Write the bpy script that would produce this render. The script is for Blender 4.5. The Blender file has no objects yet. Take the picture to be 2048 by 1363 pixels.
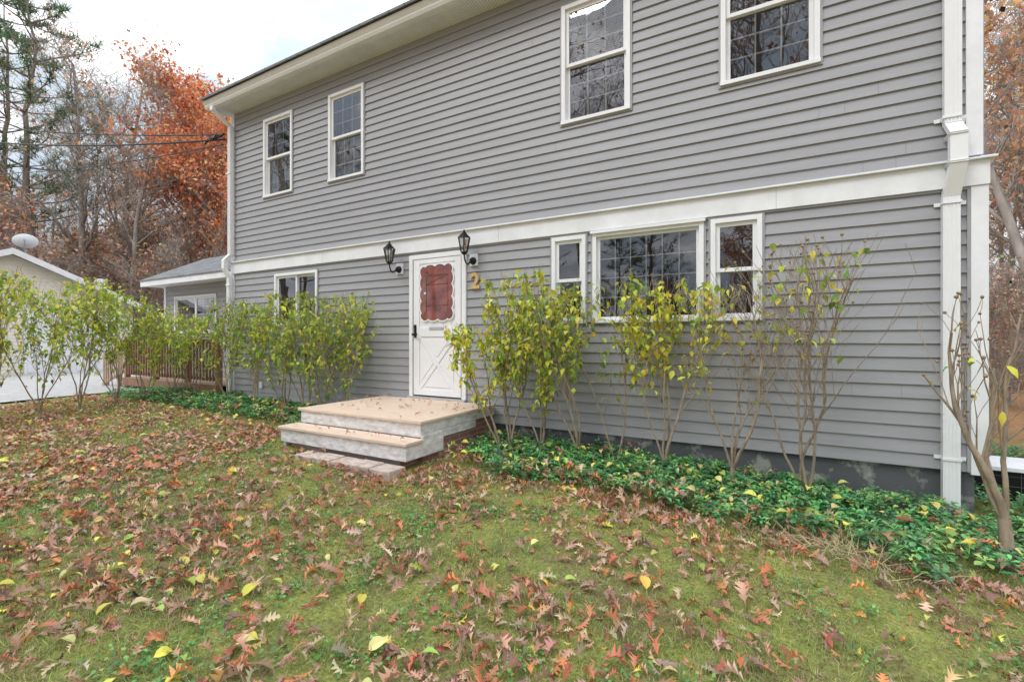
import bpy, math, random, bmesh
import numpy as np
from mathutils import Vector
scene=bpy.context.scene
RNG=np.random.default_rng(7)
random.seed(5)
# ------------------------------------------------------------ helpers
def link(o,parent=None):
    scene.collection.objects.link(o)
    if parent: o.parent=parent
    return o
def empty(name,loc=(0,0,0)):
    o=bpy.data.objects.new(name,None); o.location=loc; return link(o)
def mat(name,c,rough=.7,var=.12,scale=6,bump=0.0,bscale=40,attr=False,transl=0.0,spec=.4,metal=0,coat=0,stretch=(1,1,1),c2=None,thr=(.35,.65)):
    m=bpy.data.materials.new(name); m.use_nodes=True
    nt=m.node_tree; N=nt.nodes; L=nt.links
    b=N['Principled BSDF']; out=N['Material Output']
    b.inputs['Roughness'].default_value=rough
    b.inputs['Specular IOR Level'].default_value=spec
    b.inputs['Metallic'].default_value=metal
    b.inputs['Coat Weight'].default_value=coat
    tc=N.new('ShaderNodeTexCoord'); mp=N.new('ShaderNodeMapping'); mp.inputs['Scale'].default_value=stretch
    L.new(tc.outputs['Object'],mp.inputs['Vector'])
    if attr:
        a=N.new('ShaderNodeAttribute'); a.attribute_name='Col'; L.new(a.outputs['Color'],b.inputs['Base Color'])
        colsock=a.outputs['Color']
    else:
        n=N.new('ShaderNodeTexNoise'); n.inputs['Scale'].default_value=scale; n.inputs['Detail'].default_value=8; n.inputs['Roughness'].default_value=.65
        L.new(mp.outputs['Vector'],n.inputs['Vector'])
        r=N.new('ShaderNodeValToRGB'); r.color_ramp.elements[0].position=thr[0]; r.color_ramp.elements[1].position=thr[1]
        ca=[max(0,x*(1-var)) for x in c]; cb=[x*(1+var) for x in c] if c2 is None else c2
        r.color_ramp.elements[0].color=(*ca,1); r.color_ramp.elements[1].color=(*cb,1)
        L.new(n.outputs['Fac'],r.inputs['Fac']); L.new(r.outputs['Color'],b.inputs['Base Color']); colsock=r.outputs['Color']
    if bump>0:
        n2=N.new('ShaderNodeTexNoise'); n2.inputs['Scale'].default_value=bscale; n2.inputs['Detail'].default_value=6
        L.new(mp.outputs['Vector'],n2.inputs['Vector'])
        bp=N.new('ShaderNodeBump'); bp.inputs['Strength'].default_value=bump; bp.inputs['Distance'].default_value=.01
        L.new(n2.outputs['Fac'],bp.inputs['Height']); L.new(bp.outputs['Normal'],b.inputs['Normal'])
    if transl>0:
        t=N.new('ShaderNodeBsdfTranslucent'); L.new(colsock,t.inputs['Color'])
        mx=N.new('ShaderNodeMixShader'); mx.inputs[0].default_value=transl
        L.new(b.outputs[0],mx.inputs[1]); L.new(t.outputs[0],mx.inputs[2]); L.new(mx.outputs[0],out.inputs['Surface'])
    return m
def build(name,parts,mats,parent=None,link_it=True):
    V=[];Lp=[];T=[];C=[];M=[];S=[];off=0
    for p in parts:
        v,l,t,c,mi,sm=p
        V.append(v);Lp.append(l+off);T.append(t);C.append(c);M.append(np.full(len(t),mi,np.int32));S.append(np.full(len(t),sm,bool)); off+=len(v)
    V=np.concatenate(V);Lp=np.concatenate(Lp);T=np.concatenate(T);C=np.concatenate(C);M=np.concatenate(M);S=np.concatenate(S)
    me=bpy.data.meshes.new(name)
    me.vertices.add(len(V)); me.vertices.foreach_set('co',V.astype(np.float32).ravel())
    me.loops.add(len(Lp)); me.loops.foreach_set('vertex_index',Lp.astype(np.int32))
    me.polygons.add(len(T)); st=np.concatenate([[0],np.cumsum(T)[:-1]])
    me.polygons.foreach_set('loop_start',st.astype(np.int32))
    me.update(calc_edges=True)
    me.polygons.foreach_set('material_index',M); me.polygons.foreach_set('use_smooth',S)
    a=me.color_attributes.new('Col','FLOAT_COLOR','POINT')
    a.data.foreach_set('color',np.concatenate([C,np.ones((len(C),1))],1).astype(np.float32).ravel())
    for m in mats: me.materials.append(m)
    me.update()
    if not link_it: return me
    return link(bpy.data.objects.new(name,me),parent)
def inst(tv,tf,pos,R,scale,col,mi=0,sm=False):
    tv=np.asarray(tv,float);n=len(pos);k=len(tv)
    scale=np.asarray(scale,float)
    if scale.ndim==1: scale=scale[:,None]
    V=np.einsum('nij,nkj->nki',R,tv[None]*scale[:,None,:])+pos[:,None]
    fl=np.concatenate([np.asarray(f) for f in tf]); tt=np.array([len(f) for f in tf])
    loops=(np.arange(n)[:,None]*k+fl[None]).ravel()
    return (V.reshape(-1,3),loops,np.tile(tt,n),np.repeat(col,k,0),mi,sm)
def rot(yaw,pitch,roll):
    n=len(yaw);cz,sz,cx,sx,cy,sy=np.cos(yaw),np.sin(yaw),np.cos(pitch),np.sin(pitch),np.cos(roll),np.sin(roll)
    o=np.zeros(n);i=np.ones(n)
    Z=np.array([[cz,-sz,o],[sz,cz,o],[o,o,i]]).transpose(2,0,1)
    X=np.array([[i,o,o],[o,cx,-sx],[o,sx,cx]]).transpose(2,0,1)
    Y=np.array([[cy,o,sy],[o,i,o],[-sy,o,cy]]).transpose(2,0,1)
    return Z@X@Y
def segpart(segs,sides=5,mi=0,col=(.2,.2,.2)):
    a=np.array([(*s[0],*s[1],s[2],s[3]) for s in segs],float)
    p0,p1,r0,r1=a[:,:3],a[:,3:6],a[:,6],a[:,7]
    d=p1-p0;d/=np.linalg.norm(d,axis=1)[:,None]+1e-9
    up=np.tile(np.array([[.31,.95,.05]]),(len(d),1))
    u=np.cross(d,up);u/=np.linalg.norm(u,axis=1)[:,None]+1e-9
    w=np.cross(d,u)
    th=np.arange(sides)*2*np.pi/sides
    ring=u[:,None]*np.cos(th)[None,:,None]+w[:,None]*np.sin(th)[None,:,None]
    V=np.concatenate([p0[:,None]+ring*r0[:,None,None],p1[:,None]+ring*r1[:,None,None]],1)
    n=len(d);k=2*sides
    f=[]
    for i in range(sides):
        j=(i+1)%sides; f+= [i,j,j+sides,i+sides]
    loops=(np.arange(n)[:,None]*k+np.array(f)[None]).ravel()
    return (V.reshape(-1,3),loops,np.full(n*sides,4),np.tile(np.array([col],float),(n*k,1)),mi,True)
class MB:
    def __init__(s): s.v=[];s.f=[];s.m=[]
    def quad(s,a,b,c,d,m=0):
        n=len(s.v);s.v+=[a,b,c,d];s.f.append([n,n+1,n+2,n+3]);s.m.append(m)
    def poly(s,pts,m=0):
        n=len(s.v);s.v+=list(pts);s.f.append(list(range(n,n+len(pts))));s.m.append(m)
    def box(s,x0,x1,y0,y1,z0,z1,m=0):
        s.hexa([(x0,y0,z0),(x1,y0,z0),(x1,y1,z0),(x0,y1,z0),(x0,y0,z1),(x1,y0,z1),(x1,y1,z1),(x0,y1,z1)],m)
    def hexa(s,c8,m=0):
        n=len(s.v);s.v+=list(c8)
        for f in [(0,3,2,1),(4,5,6,7),(0,1,5,4),(1,2,6,5),(2,3,7,6),(3,0,4,7)]:
            s.f.append([n+i for i in f]);s.m.append(m)
    def bar(s,p,q,w,y0,y1,m=0):
        dx,dz=q[0]-p[0],q[1]-p[1];l=math.hypot(dx,dz);nx,nz=-dz/l*w/2,dx/l*w/2
        P=[(p[0]-nx,p[1]-nz),(q[0]-nx,q[1]-nz),(q[0]+nx,q[1]+nz),(p[0]+nx,p[1]+nz)]
        s.hexa([(a,y1,b) for a,b in P]+[(a,y0,b) for a,b in P],m)
    def prismY(s,outline,y0,y1,m=0):
        n=len(s.v);k=len(outline)
        s.v+=[(a,y0,b) for a,b in outline]+[(a,y1,b) for a,b in outline]
        s.f.append([n+i for i in range(k)]);s.m.append(m)
        s.f.append([n+k+i for i in reversed(range(k))]);s.m.append(m)
        for i in range(k):
            j=(i+1)%k;s.f.append([n+i,n+k+i,n+k+j,n+j]);s.m.append(m)
    def ringY(s,inner,outer,y0,y1,m=0):
        k=len(inner);n=len(s.v)
        s.v+=[(a,y0,b) for a,b in inner]+[(a,y0,b) for a,b in outer]+[(a,y1,b) for a,b in inner]+[(a,y1,b) for a,b in outer]
        for i in range(k):
            j=(i+1)%k
            for f in ([i,j,k+j,k+i],[i,2*k+i,2*k+j,j],[k+i,k+j,3*k+j,3*k+i]): s.f.append([n+q for q in f]);s.m.append(m)
    def cyl(s,c,r0,r1,h,seg=12,m=0,ax='z'):
        n=len(s.v)
        for t,r in ((0,r0),(1,r1)):
            for i in range(seg):
                a=2*math.pi*i/seg;u,v=r*math.cos(a),r*math.sin(a)
                s.v.append((c[0]+u,c[1]+v,c[2]+h*t) if ax=='z' else (c[0]+u,c[1]+h*t,c[2]+v))
        s.f.append([n+i for i in range(seg)]);s.m.append(m)
        s.f.append([n+seg+i for i in range(seg)]);s.m.append(m)
        for i in range(seg):
            j=(i+1)%seg;s.f.append([n+i,n+j,n+seg+j,n+seg+i]);s.m.append(m)
    def obj(s,name,mats,parent=None,bevel=0,fix=True):
        me=bpy.data.meshes.new(name);me.from_pydata(s.v,[],s.f)
        for m in mats: me.materials.append(m)
        me.polygons.foreach_set('material_index',s.m)
        if fix:
            bm=bmesh.new();bm.from_mesh(me);bmesh.ops.recalc_face_normals(bm,faces=bm.faces);bm.to_mesh(me);bm.free()
        me.update()
        o=link(bpy.data.objects.new(name,me),parent)
        if bevel:
            b=o.modifiers.new('b','BEVEL');b.width=bevel;b.segments=2;b.limit_method='ANGLE'
        return o
def gz(x,y):
    x=np.asarray(x,float);y=np.asarray(y,float)
    z=np.interp(x,[-60,-30,-14,-9.8,-3.4,-1,.5,1.5,3,8,60],[.6,.3,.36,.35,.19,.13,.05,-.03,-.12,-.35,-.2])
    z=z-.03*np.clip(4-y,0,5)
    z=z+.012*np.sin(x*2.1+y*1.3)*np.cos(y*2.7-x)
    return z
def sn(x,y,s=1.0,o=0.0):
    x=x*s+o;y=y*s-o
    return (np.sin(x*1.7+np.sin(y*1.3+o))+np.sin(y*2.1+np.sin(x*1.9))+np.sin((x+y)*1.1+2*np.sin(x*.7-y*.9))+.6*np.sin(x*4.3+y*3.1)+.5*np.sin(y*5.3-x*3.7))/4.1
def pick(cols,wts,n,jit=.25):
    cols=np.array(cols,float);i=RNG.choice(len(cols),n,p=np.array(wts)/sum(wts))
    return np.clip(cols[i]*(1+jit*RNG.normal(size=(n,1)))*(1+.08*RNG.normal(size=(n,3))),.004,.85)
# ------------------------------------------------------------ materials
M_sid=mat('vinyl_siding',(.325,.323,.338),.5,.07,3.0,bump=.15,bscale=60,stretch=(.25,1,3.0))
M_wht=mat('white_trim',(.78,.785,.80),.45,.07,3)
M_wht2=mat('white_vinyl',(.80,.80,.81),.35,.03,3)
M_dirtywht=mat('weathered_white_paint',(.64,.625,.61),.7,.26,7,bump=.3,bscale=60,stretch=(1,1,2.5))
M_conc=mat('painted_foundation',(.125,.132,.14),.9,.18,3.2,bump=.5,bscale=30,c2=(.33,.33,.30),thr=(.54,.62))
M_tread=mat('tan_deck_board',(.70,.54,.42),.65,.1,9,bump=.2,bscale=50,stretch=(.4,4,4))
M_wood=mat('stained_wood',(.27,.15,.095),.75,.25,8,bump=.2,stretch=(4,4,.6))
M_woodl=mat('pale_wood',(.48,.36,.27),.75,.2,8,stretch=(4,4,.6))
M_blk=mat('black_metal',(.015,.015,.017),.35,.1,10,metal=.3)
M_silver=mat('aluminium',(.55,.56,.58),.35,.05,10,metal=.6)
M_gold=mat('brass_number',(.62,.43,.18),.4,.1,20,metal=.25)
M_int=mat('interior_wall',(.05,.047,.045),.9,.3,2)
M_blind=mat('window_blind',(.62,.57,.53),.6,.05,5)
M_curt=mat('dark_curtain',(.10,.08,.09),.9,.25,10,stretch=(6,1,.4))
M_cream=mat('cream_siding',(.74,.70,.60),.6,.05,4)
M_paver=mat('paver',(.50,.41,.35),.85,.25,14,bump=.4)
M_drive=mat('driveway_concrete',(.42,.41,.40),.9,.15,5,bump=.3,bscale=80)
M_bark=mat('bark',(.22,.185,.155),.95,.35,6,bump=.6,bscale=20,stretch=(1,1,.25))
M_barkg=mat('grey_bark',(.32,.285,.255),.95,.35,3,bump=.6,bscale=20,stretch=(1,1,.25))
M_stem=mat('shrub_stem',(.30,.235,.17),.85,.3,18,bump=.4,stretch=(1,1,.4))
M_leaf=mat('leaf',(1,1,1),.5,attr=True,transl=.38,spec=.3)
M_dry=mat('dry_leaf',(1,1,1),.6,attr=True,transl=.15,spec=.3)
M_pach=mat('glossy_leaf',(1,1,1),.4,attr=True,transl=.15,spec=.45)
M_grass=mat('grass_blade',(1,1,1),.7,attr=True,transl=.3,spec=.2)
M_bud=mat('seed_pod',(.30,.20,.12),.8,.3,30)
M_gray=mat('meter_grey',(.45,.46,.47),.5,.05,4)
def glass_mat():
    m=bpy.data.materials.new('window_glass');m.use_nodes=True;nt=m.node_tree;N=nt.nodes;L=nt.links
    N.remove(N['Principled BSDF'])
    t=N.new('ShaderNodeBsdfTransparent');t.inputs[0].default_value=(.78,.80,.80,1)
    g=N.new('ShaderNodeBsdfGlossy');g.inputs['Roughness'].default_value=.01;g.inputs[0].default_value=(.95,.95,1,1)
    f=N.new('ShaderNodeFresnel');f.inputs[0].default_value=1.5
    ma=N.new('ShaderNodeMath');ma.operation='MULTIPLY_ADD';ma.inputs[1].default_value=1.6;ma.inputs[2].default_value=.06;ma.use_clamp=True
    no=N.new('ShaderNodeTexNoise');no.inputs['Scale'].default_value=1.6;tc=N.new('ShaderNodeTexCoord');L.new(tc.outputs['Object'],no.inputs['Vector'])
    bp=N.new('ShaderNodeBump');bp.inputs['Strength'].default_value=.05;bp.inputs['Distance'].default_value=.05;L.new(no.outputs['Fac'],bp.inputs['Height']);L.new(bp.outputs[0],g.inputs['Normal'])
    mx=N.new('ShaderNodeMixShader');L.new(f.outputs[0],ma.inputs[0]);L.new(ma.outputs[0],mx.inputs[0]);L.new(t.outputs[0],mx.inputs[1]);L.new(g.outputs[0],mx.inputs[2])
    L.new(mx.outputs[0],N['Material Output'].inputs['Surface']);return m
M_glass=glass_mat()
def brick_mat(name,c1,c2,mortar,axes,scale,bw,rh,ms=.02):
    m=bpy.data.materials.new(name);m.use_nodes=True;nt=m.node_tree;N=nt.nodes;L=nt.links;b=N['Principled BSDF'];b.inputs['Roughness'].default_value=.9
    tc=N.new('ShaderNodeTexCoord');sp=N.new('ShaderNodeSeparateXYZ');cb=N.new('ShaderNodeCombineXYZ')
    L.new(tc.outputs['Object'],sp.inputs[0]);L.new(sp.outputs[axes[0]],cb.inputs[0]);L.new(sp.outputs[axes[1]],cb.inputs[1])
    br=N.new('ShaderNodeTexBrick');br.inputs['Color1'].default_value=(*c1,1);br.inputs['Color2'].default_value=(*c2,1);br.inputs['Mortar'].default_value=(*mortar,1)
    br.inputs['Scale'].default_value=scale;br.inputs['Brick Width'].default_value=bw;br.inputs['Row Height'].default_value=rh;br.inputs['Mortar Size'].default_value=ms
    L.new(cb.outputs[0],br.inputs['Vector']);L.new(br.outputs['Color'],b.inputs['Base Color'])
    bp=N.new('ShaderNodeBump');bp.inputs['Strength'].default_value=.6;bp.inputs['Distance'].default_value=.01;bp.invert=True;L.new(br.outputs['Fac'],bp.inputs['Height']);L.new(bp.outputs[0],b.inputs['Normal'])
    return m
M_brick=brick_mat('brick',(.38,.17,.12),(.26,.11,.08),(.34,.30,.27),(1,2),1,.2,.067,.008)
M_shing=brick_mat('roof_shingles',(.21,.215,.22),(.15,.155,.16),(.07,.07,.07),(0,1),1,.3,.14,.01)
M_reddoor=mat('red_wood_door',(.16,.028,.022),.18,.4,3.2,coat=1,stretch=(1.2,1,1.6),c2=(.30,.08,.055))
# ------------------------------------------------------------ world / light / camera
w=bpy.data.worlds.new("World");scene.world=w;w.use_nodes=True
nt=w.node_tree;N=nt.nodes;L=nt.links;bg=N['Background'];bg.inputs['Strength'].default_value=.12
sky=N.new('ShaderNodeTexSky');sky.sky_type='NISHITA';sky.sun_disc=False
SE,SA=math.radians(46),math.radians(205)
sky.sun_elevation=SE;sky.sun_rotation=SA
tc=N.new('ShaderNodeTexCoord');mp=N.new('ShaderNodeMapping');mp.inputs['Scale'].default_value=(1,1,2.2);mp.inputs['Location'].default_value=(.3,.7,.1)
L.new(tc.outputs['Generated'],mp.inputs[0])
no=N.new('ShaderNodeTexNoise');no.inputs['Scale'].default_value=2.2;no.inputs['Detail'].default_value=7;no.inputs['Roughness'].default_value=.55
L.new(mp.outputs[0],no.inputs['Vector'])
rp=N.new('ShaderNodeValToRGB');rp.color_ramp.elements[0].position=.28;rp.color_ramp.elements[0].color=(0.75,)*3+(1,);rp.color_ramp.elements[1].position=.5;rp.color_ramp.elements[1].color=(1,1,1,1)
L.new(no.outputs['Fac'],rp.inputs[0])
no2=N.new('ShaderNodeTexNoise');no2.inputs['Scale'].default_value=4.2;no2.inputs['Detail'].default_value=7;no2.inputs['Roughness'].default_value=.6;L.new(mp.outputs[0],no2.inputs['Vector'])
rc=N.new('ShaderNodeValToRGB');rc.color_ramp.elements[0].position=.42;rc.color_ramp.elements[0].color=(5.8,6.9,8.0,1);rc.color_ramp.elements[1].position=.60;rc.color_ramp.elements[1].color=(13.6,13.8,14.2,1)
e=rc.color_ramp.elements.new(.5);e.color=(7.8,8.2,8.7,1)
L.new(no2.outputs['Fac'],rc.inputs[0])
mx=N.new('ShaderNodeMix');mx.data_type='RGBA'
L.new(rp.outputs[0],mx.inputs['Factor']);L.new(sky.outputs[0],mx.inputs['A']);L.new(rc.outputs[0],mx.inputs['B'])
sp=N.new('ShaderNodeSeparateXYZ');L.new(tc.outputs['Generated'],sp.inputs[0])
mr=N.new('ShaderNodeMapRange');mr.inputs[1].default_value=.35;mr.inputs[2].default_value=.95;mr.inputs[3].default_value=1.0;mr.inputs[4].default_value=2.2;L.new(sp.outputs['Z'],mr.inputs[0])
vm=N.new('ShaderNodeVectorMath');vm.operation='SCALE';L.new(mx.outputs['Result'],vm.inputs[0]);L.new(mr.outputs[0],vm.inputs['Scale'])
L.new(vm.outputs[0],bg.inputs['Color'])
sd=bpy.data.lights.new('sun','SUN');sd.energy=1.5;sd.angle=math.radians(24);sd.color=(1,.985,.965)
so=link(bpy.data.objects.new('sun',sd))
dirv=Vector((math.sin(SA)*math.cos(SE),math.cos(SA)*math.cos(SE),math.sin(SE)))
so.rotation_euler=dirv.to_track_quat('Z','Y').to_euler()
cd=bpy.data.cameras.new('camera');cd.sensor_width=36;cd.lens=16.33;cd.clip_end=1000;cd.clip_start=.05;cd.shift_y=-.002
co=link(bpy.data.objects.new('camera',cd));co.location=(0,0,1.6);co.rotation_euler=(math.radians(90),0,math.radians(29.4));scene.camera=co
scene.view_settings.view_transform='Standard';scene.view_settings.look='None';scene.view_settings.exposure=0
# ------------------------------------------------------------ ground
gx=np.unique(np.concatenate([np.linspace(-220,-20,30),np.linspace(-20,10,150),np.linspace(10,220,30)]))
gy=np.unique(np.concatenate([np.linspace(-220,-4,30),np.linspace(-4,14,90),np.linspace(14,220,30)]))
X,Y=np.meshgrid(gx,gy);Z=gz(X,Y);nx,ny=len(gx),len(gy)
V=np.stack([X,Y,Z],-1).reshape(-1,3)
i,j=np.meshgrid(np.arange(nx-1),np.arange(ny-1));a=(j*nx+i).ravel()
lp=np.stack([a,a+1,a+nx+1,a+nx],1).ravel()
def ground_mat():
    m=bpy.data.materials.new('lawn');m.use_nodes=True;nt=m.node_tree;N=nt.nodes;L=nt.links;b=N['Principled BSDF'];b.inputs['Roughness'].default_value=1;b.inputs['Specular IOR Level'].default_value=.1
    tc=N.new('ShaderNodeTexCoord')
    def noise(s,d=8):
        n=N.new('ShaderNodeTexNoise');n.inputs['Scale'].default_value=s;n.inputs['Detail'].default_value=d;n.inputs['Roughness'].default_value=.7;L.new(tc.outputs['Object'],n.inputs['Vector']);return n
    def ramp(n,es):
        r=N.new('ShaderNodeValToRGB');cr=r.color_ramp
        while len(cr.elements)<len(es): cr.elements.new(.5)
        for e,(p,c) in zip(cr.elements,es): e.position=p;e.color=(*c,1)
        L.new(n,r.inputs[0]);return r
    r1=ramp(noise(1.7).outputs['Fac'],[(.34,(.22,.15,.09)),(.43,(.20,.19,.08)),(.53,(.23,.26,.075)),(.62,(.31,.31,.095)),(.72,(.27,.20,.12))])
    r2=ramp(noise(45,5).outputs['Fac'],[(.3,(.45,.40,.34)),(.5,(1,1,.95)),(.7,(1.5,1.45,1.3))])
    mu=N.new('ShaderNodeMix');mu.data_type='RGBA';mu.blend_type='MULTIPLY';mu.inputs['Factor'].default_value=1;L.new(r1.outputs[0],mu.inputs['A']);L.new(r2.outputs[0],mu.inputs['B'])
    r3=ramp(noise(9,8).outputs['Fac'],[(.3,(.12,.08,.04)),(.5,(.30,.16,.08)),(.7,(.36,.24,.13))])
    ge=N.new('ShaderNodeNewGeometry');vm=N.new('ShaderNodeVectorMath');vm.operation='DISTANCE';vm.inputs[1].default_value=(-5,2,0);L.new(ge.outputs['Position'],vm.inputs[0])
    mr=N.new('ShaderNodeMapRange');mr.inputs[1].default_value=9;mr.inputs[2].default_value=14;L.new(vm.outputs['Value'],mr.inputs[0])
    m2=N.new('ShaderNodeMix');m2.data_type='RGBA';L.new(mr.outputs[0],m2.inputs['Factor']);L.new(mu.outputs['Result'],m2.inputs['A']);L.new(r3.outputs[0],m2.inputs['B'])
    L.new(m2.outputs['Result'],b.inputs['Base Color'])
    bp=N.new('ShaderNodeBump');bp.inputs['Strength'].default_value=.8;bp.inputs['Distance'].default_value=.03;L.new(noise(30,8).outputs['Fac'],bp.inputs['Height']);L.new(bp.outputs[0],b.inputs['Normal'])
    return m
build('ground',[(V,lp,np.full(len(a),4),np.ones((len(V),3)),0,True)],[ground_mat()])
dx=np.linspace(-34,-13.2,30);dy=np.linspace(1.0,11,12);DX,DY=np.meshgrid(dx,dy);DV=np.stack([DX,DY,gz(DX,DY)+.03],-1).reshape(-1,3)
i,j=np.meshgrid(np.arange(29),np.arange(11));a=(j*30+i).ravel()
build('driveway',[(DV,np.stack([a,a+1,a+31,a+30],1).ravel(),np.full(len(a),4),np.ones((len(DV),3)),0,True)],[M_drive])
# ------------------------------------------------------------ HOUSE
house=empty('gray_colonial_house')
YW=5.6;XL,XR=-9.8,1.52
Z0,ZB0,ZB1,ZT=.42,2.95,3.2,6.27
wins=[(-8.76,-7.88,4.37,5.9,'dh'),(-6.87,-6.0,4.37,5.9,'dh'),(-2.40,-1.505,4.37,5.9,'dh'),(-.508,.405,4.37,5.9,'dh'),
 (-8.41,-7.17,1.85,2.85,'sl'),(-2.54,-2.07,1.80,2.92,'dn'),(-1.98,-.68,1.80,2.92,'pic'),(-.61,-.105,1.80,2.92,'dn')]
door=(-4.985,-3.905,.70,2.90)
openings=[w_[:4] for w_ in wins]+[door]
mb=MB()
def courses(mb,x0,x1,z0,z1,yw,ops,ex=.125,proj=.022,m=0):
    n=int(round((z1-z0)/ex));ex=(z1-z0)/n
    for k in range(n):
        a=z0+k*ex;b=a+ex
        br=sorted(set([a,b]+[q for o in ops for q in (o[2],o[3]) if a<q<b]))
        for s,e in zip(br[:-1],br[1:]):
            iv=[(x0,x1)]
            for o in ops:
                if o[2]<(s+e)/2<o[3]:
                    nv=[]
                    for p,q in iv:
                        if o[0]>p: nv.append((p,min(q,o[0])))
                        if o[1]<q: nv.append((max(p,o[1]),q))
                    iv=[t for t in nv if t[1]-t[0]>1e-4]
            ys=yw-proj*(1-(s-a)/ex*.9);ye=yw-proj*(1-(e-a)/ex*.9)
            for p,q in iv:
                mb.quad((p,ys,s),(q,ys,s),(q,ye,e),(p,ye,e),m)
                if s==a: mb.quad((p,yw,s),(q,yw,s),(q,ys,s),(p,ys,s),m)
courses(mb,XL,XR,Z0,ZB0,YW,openings)
courses(mb,XL,XR-.03,ZB1,ZT,YW,openings)
mb.obj('siding',[M_sid],house,fix=False)
mb=MB()
for k in range(46):
    z=random.choice([ZB1+.125*q*(3.07/3.125) for q in range(24)]) if random.random()<.55 else Z0+.1265*random.randrange(20)
    x=random.uniform(-9.5,1.3)
    if any(o[0]-.1<x<o[1]+.1 and o[2]-.14<z<o[3]+.02 for o in openings): continue
    mb.quad((x,YW-.0232,z+.001),(x+.0035,YW-.0232,z+.001),(x+.0035,YW-.005,z+.118),(x,YW-.005,z+.118))
mb.obj('panel_seams',[mat('seam',(.22,.22,.23),.7)],house)
mb=MB()
mb.box(-9.82,-9.80,YW-.02,13,.42,6.4);mb.box(1.60,1.62,YW+.02,13,.42,6.4);mb.box(-9.8,1.6,13,13.02,.42,6.3)
mb.obj('side_walls',[M_sid],house)
mb=MB()
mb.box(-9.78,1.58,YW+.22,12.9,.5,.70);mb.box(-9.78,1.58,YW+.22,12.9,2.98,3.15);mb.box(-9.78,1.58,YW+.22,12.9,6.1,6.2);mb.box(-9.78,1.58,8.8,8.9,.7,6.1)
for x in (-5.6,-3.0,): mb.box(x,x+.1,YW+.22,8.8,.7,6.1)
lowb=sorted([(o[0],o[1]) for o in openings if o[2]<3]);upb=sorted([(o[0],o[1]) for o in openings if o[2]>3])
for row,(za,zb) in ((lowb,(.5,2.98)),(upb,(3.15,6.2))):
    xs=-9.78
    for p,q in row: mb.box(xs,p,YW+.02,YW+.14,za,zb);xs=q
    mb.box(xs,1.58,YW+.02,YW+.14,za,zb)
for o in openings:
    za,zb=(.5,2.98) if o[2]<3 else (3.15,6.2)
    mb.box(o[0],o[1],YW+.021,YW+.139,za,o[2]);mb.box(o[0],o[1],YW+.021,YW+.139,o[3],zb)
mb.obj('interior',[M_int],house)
mb=MB();mb.box(-9.76,1.56,YW+.03,13,-.6,.43);mb.obj('foundation',[M_conc],house)
mb=MB()
mb.box(-9.86,1.64,YW-.045,YW+.02,ZB0,ZB1-.03)
mb.hexa([(-9.88,YW-.085,ZB1-.03),(1.68,YW-.085,ZB1-.03),(1.68,YW+.02,ZB1-.03),(-9.88,YW+.02,ZB1-.03),(-9.88,YW-.085,ZB1-.012),(1.68,YW-.085,ZB1-.012),(1.68,YW+.02,ZB1+.02),(-9.88,YW+.02,ZB1+.02)])
mb.box(1.52,1.635,YW-.032,YW+.1,.40,ZB0-.001);mb.box(1.487,1.60,YW-.03,YW+.1,ZB1+.02,ZT)
mb.box(-9.86,-9.77,YW-.03,YW+.1,.40,ZB0-.001);mb.box(-9.86,-9.77,YW-.03,YW+.1,ZB1+.02,ZT)
mb.obj('band_and_corner_boards',[M_wht],house,bevel=.003)
mb=MB()
for x in (-7.0,-3.35,.02): mb.box(x,x+.003,YW-.0465,YW-.04,ZB0+.002,ZB1-.031)
mb.box(XL,XR,YW-.027,YW-.001,ZB0-.022,ZB0-.0005)
mb.box(1.495,1.519,YW-.029,YW,.42,ZB0-.023)
mb.obj('j_channel',[M_sid],house)
def dh_grid(mw,x0,x1,z0,z1,y,c,r,wd=.017):
    for k in range(1,c):
        x=x0+(x1-x0)*k/c;mw.box(x-wd/2,x+wd/2,y,y+.006,z0,z1)
    for k in range(1,r):
        z=z0+(z1-z0)*k/r;mw.box(x0,x1,y-.001,y+.005,z-wd/2,z+wd/2)
def sash(mw,mg,x0,x1,z0,z1,y,c=0,r=0,fw=.042,gw=.017):
    mw.box(x0,x0+fw,y,y+.035,z0,z1);mw.box(x1-fw,x1,y,y+.035,z0,z1)
    mw.box(x0+fw,x1-fw,y+.001,y+.034,z0,z0+fw);mw.box(x0+fw,x1-fw,y+.001,y+.034,z1-fw,z1)
    mg.quad((x0+fw,y+.012,z0+fw),(x1-fw,y+.012,z0+fw),(x1-fw,y+.012,z1-fw),(x0+fw,y+.012,z1-fw))
    if c: dh_grid(mw,x0+fw,x1-fw,z0+fw,z1-fw,y+.017,c,r,gw)
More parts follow.
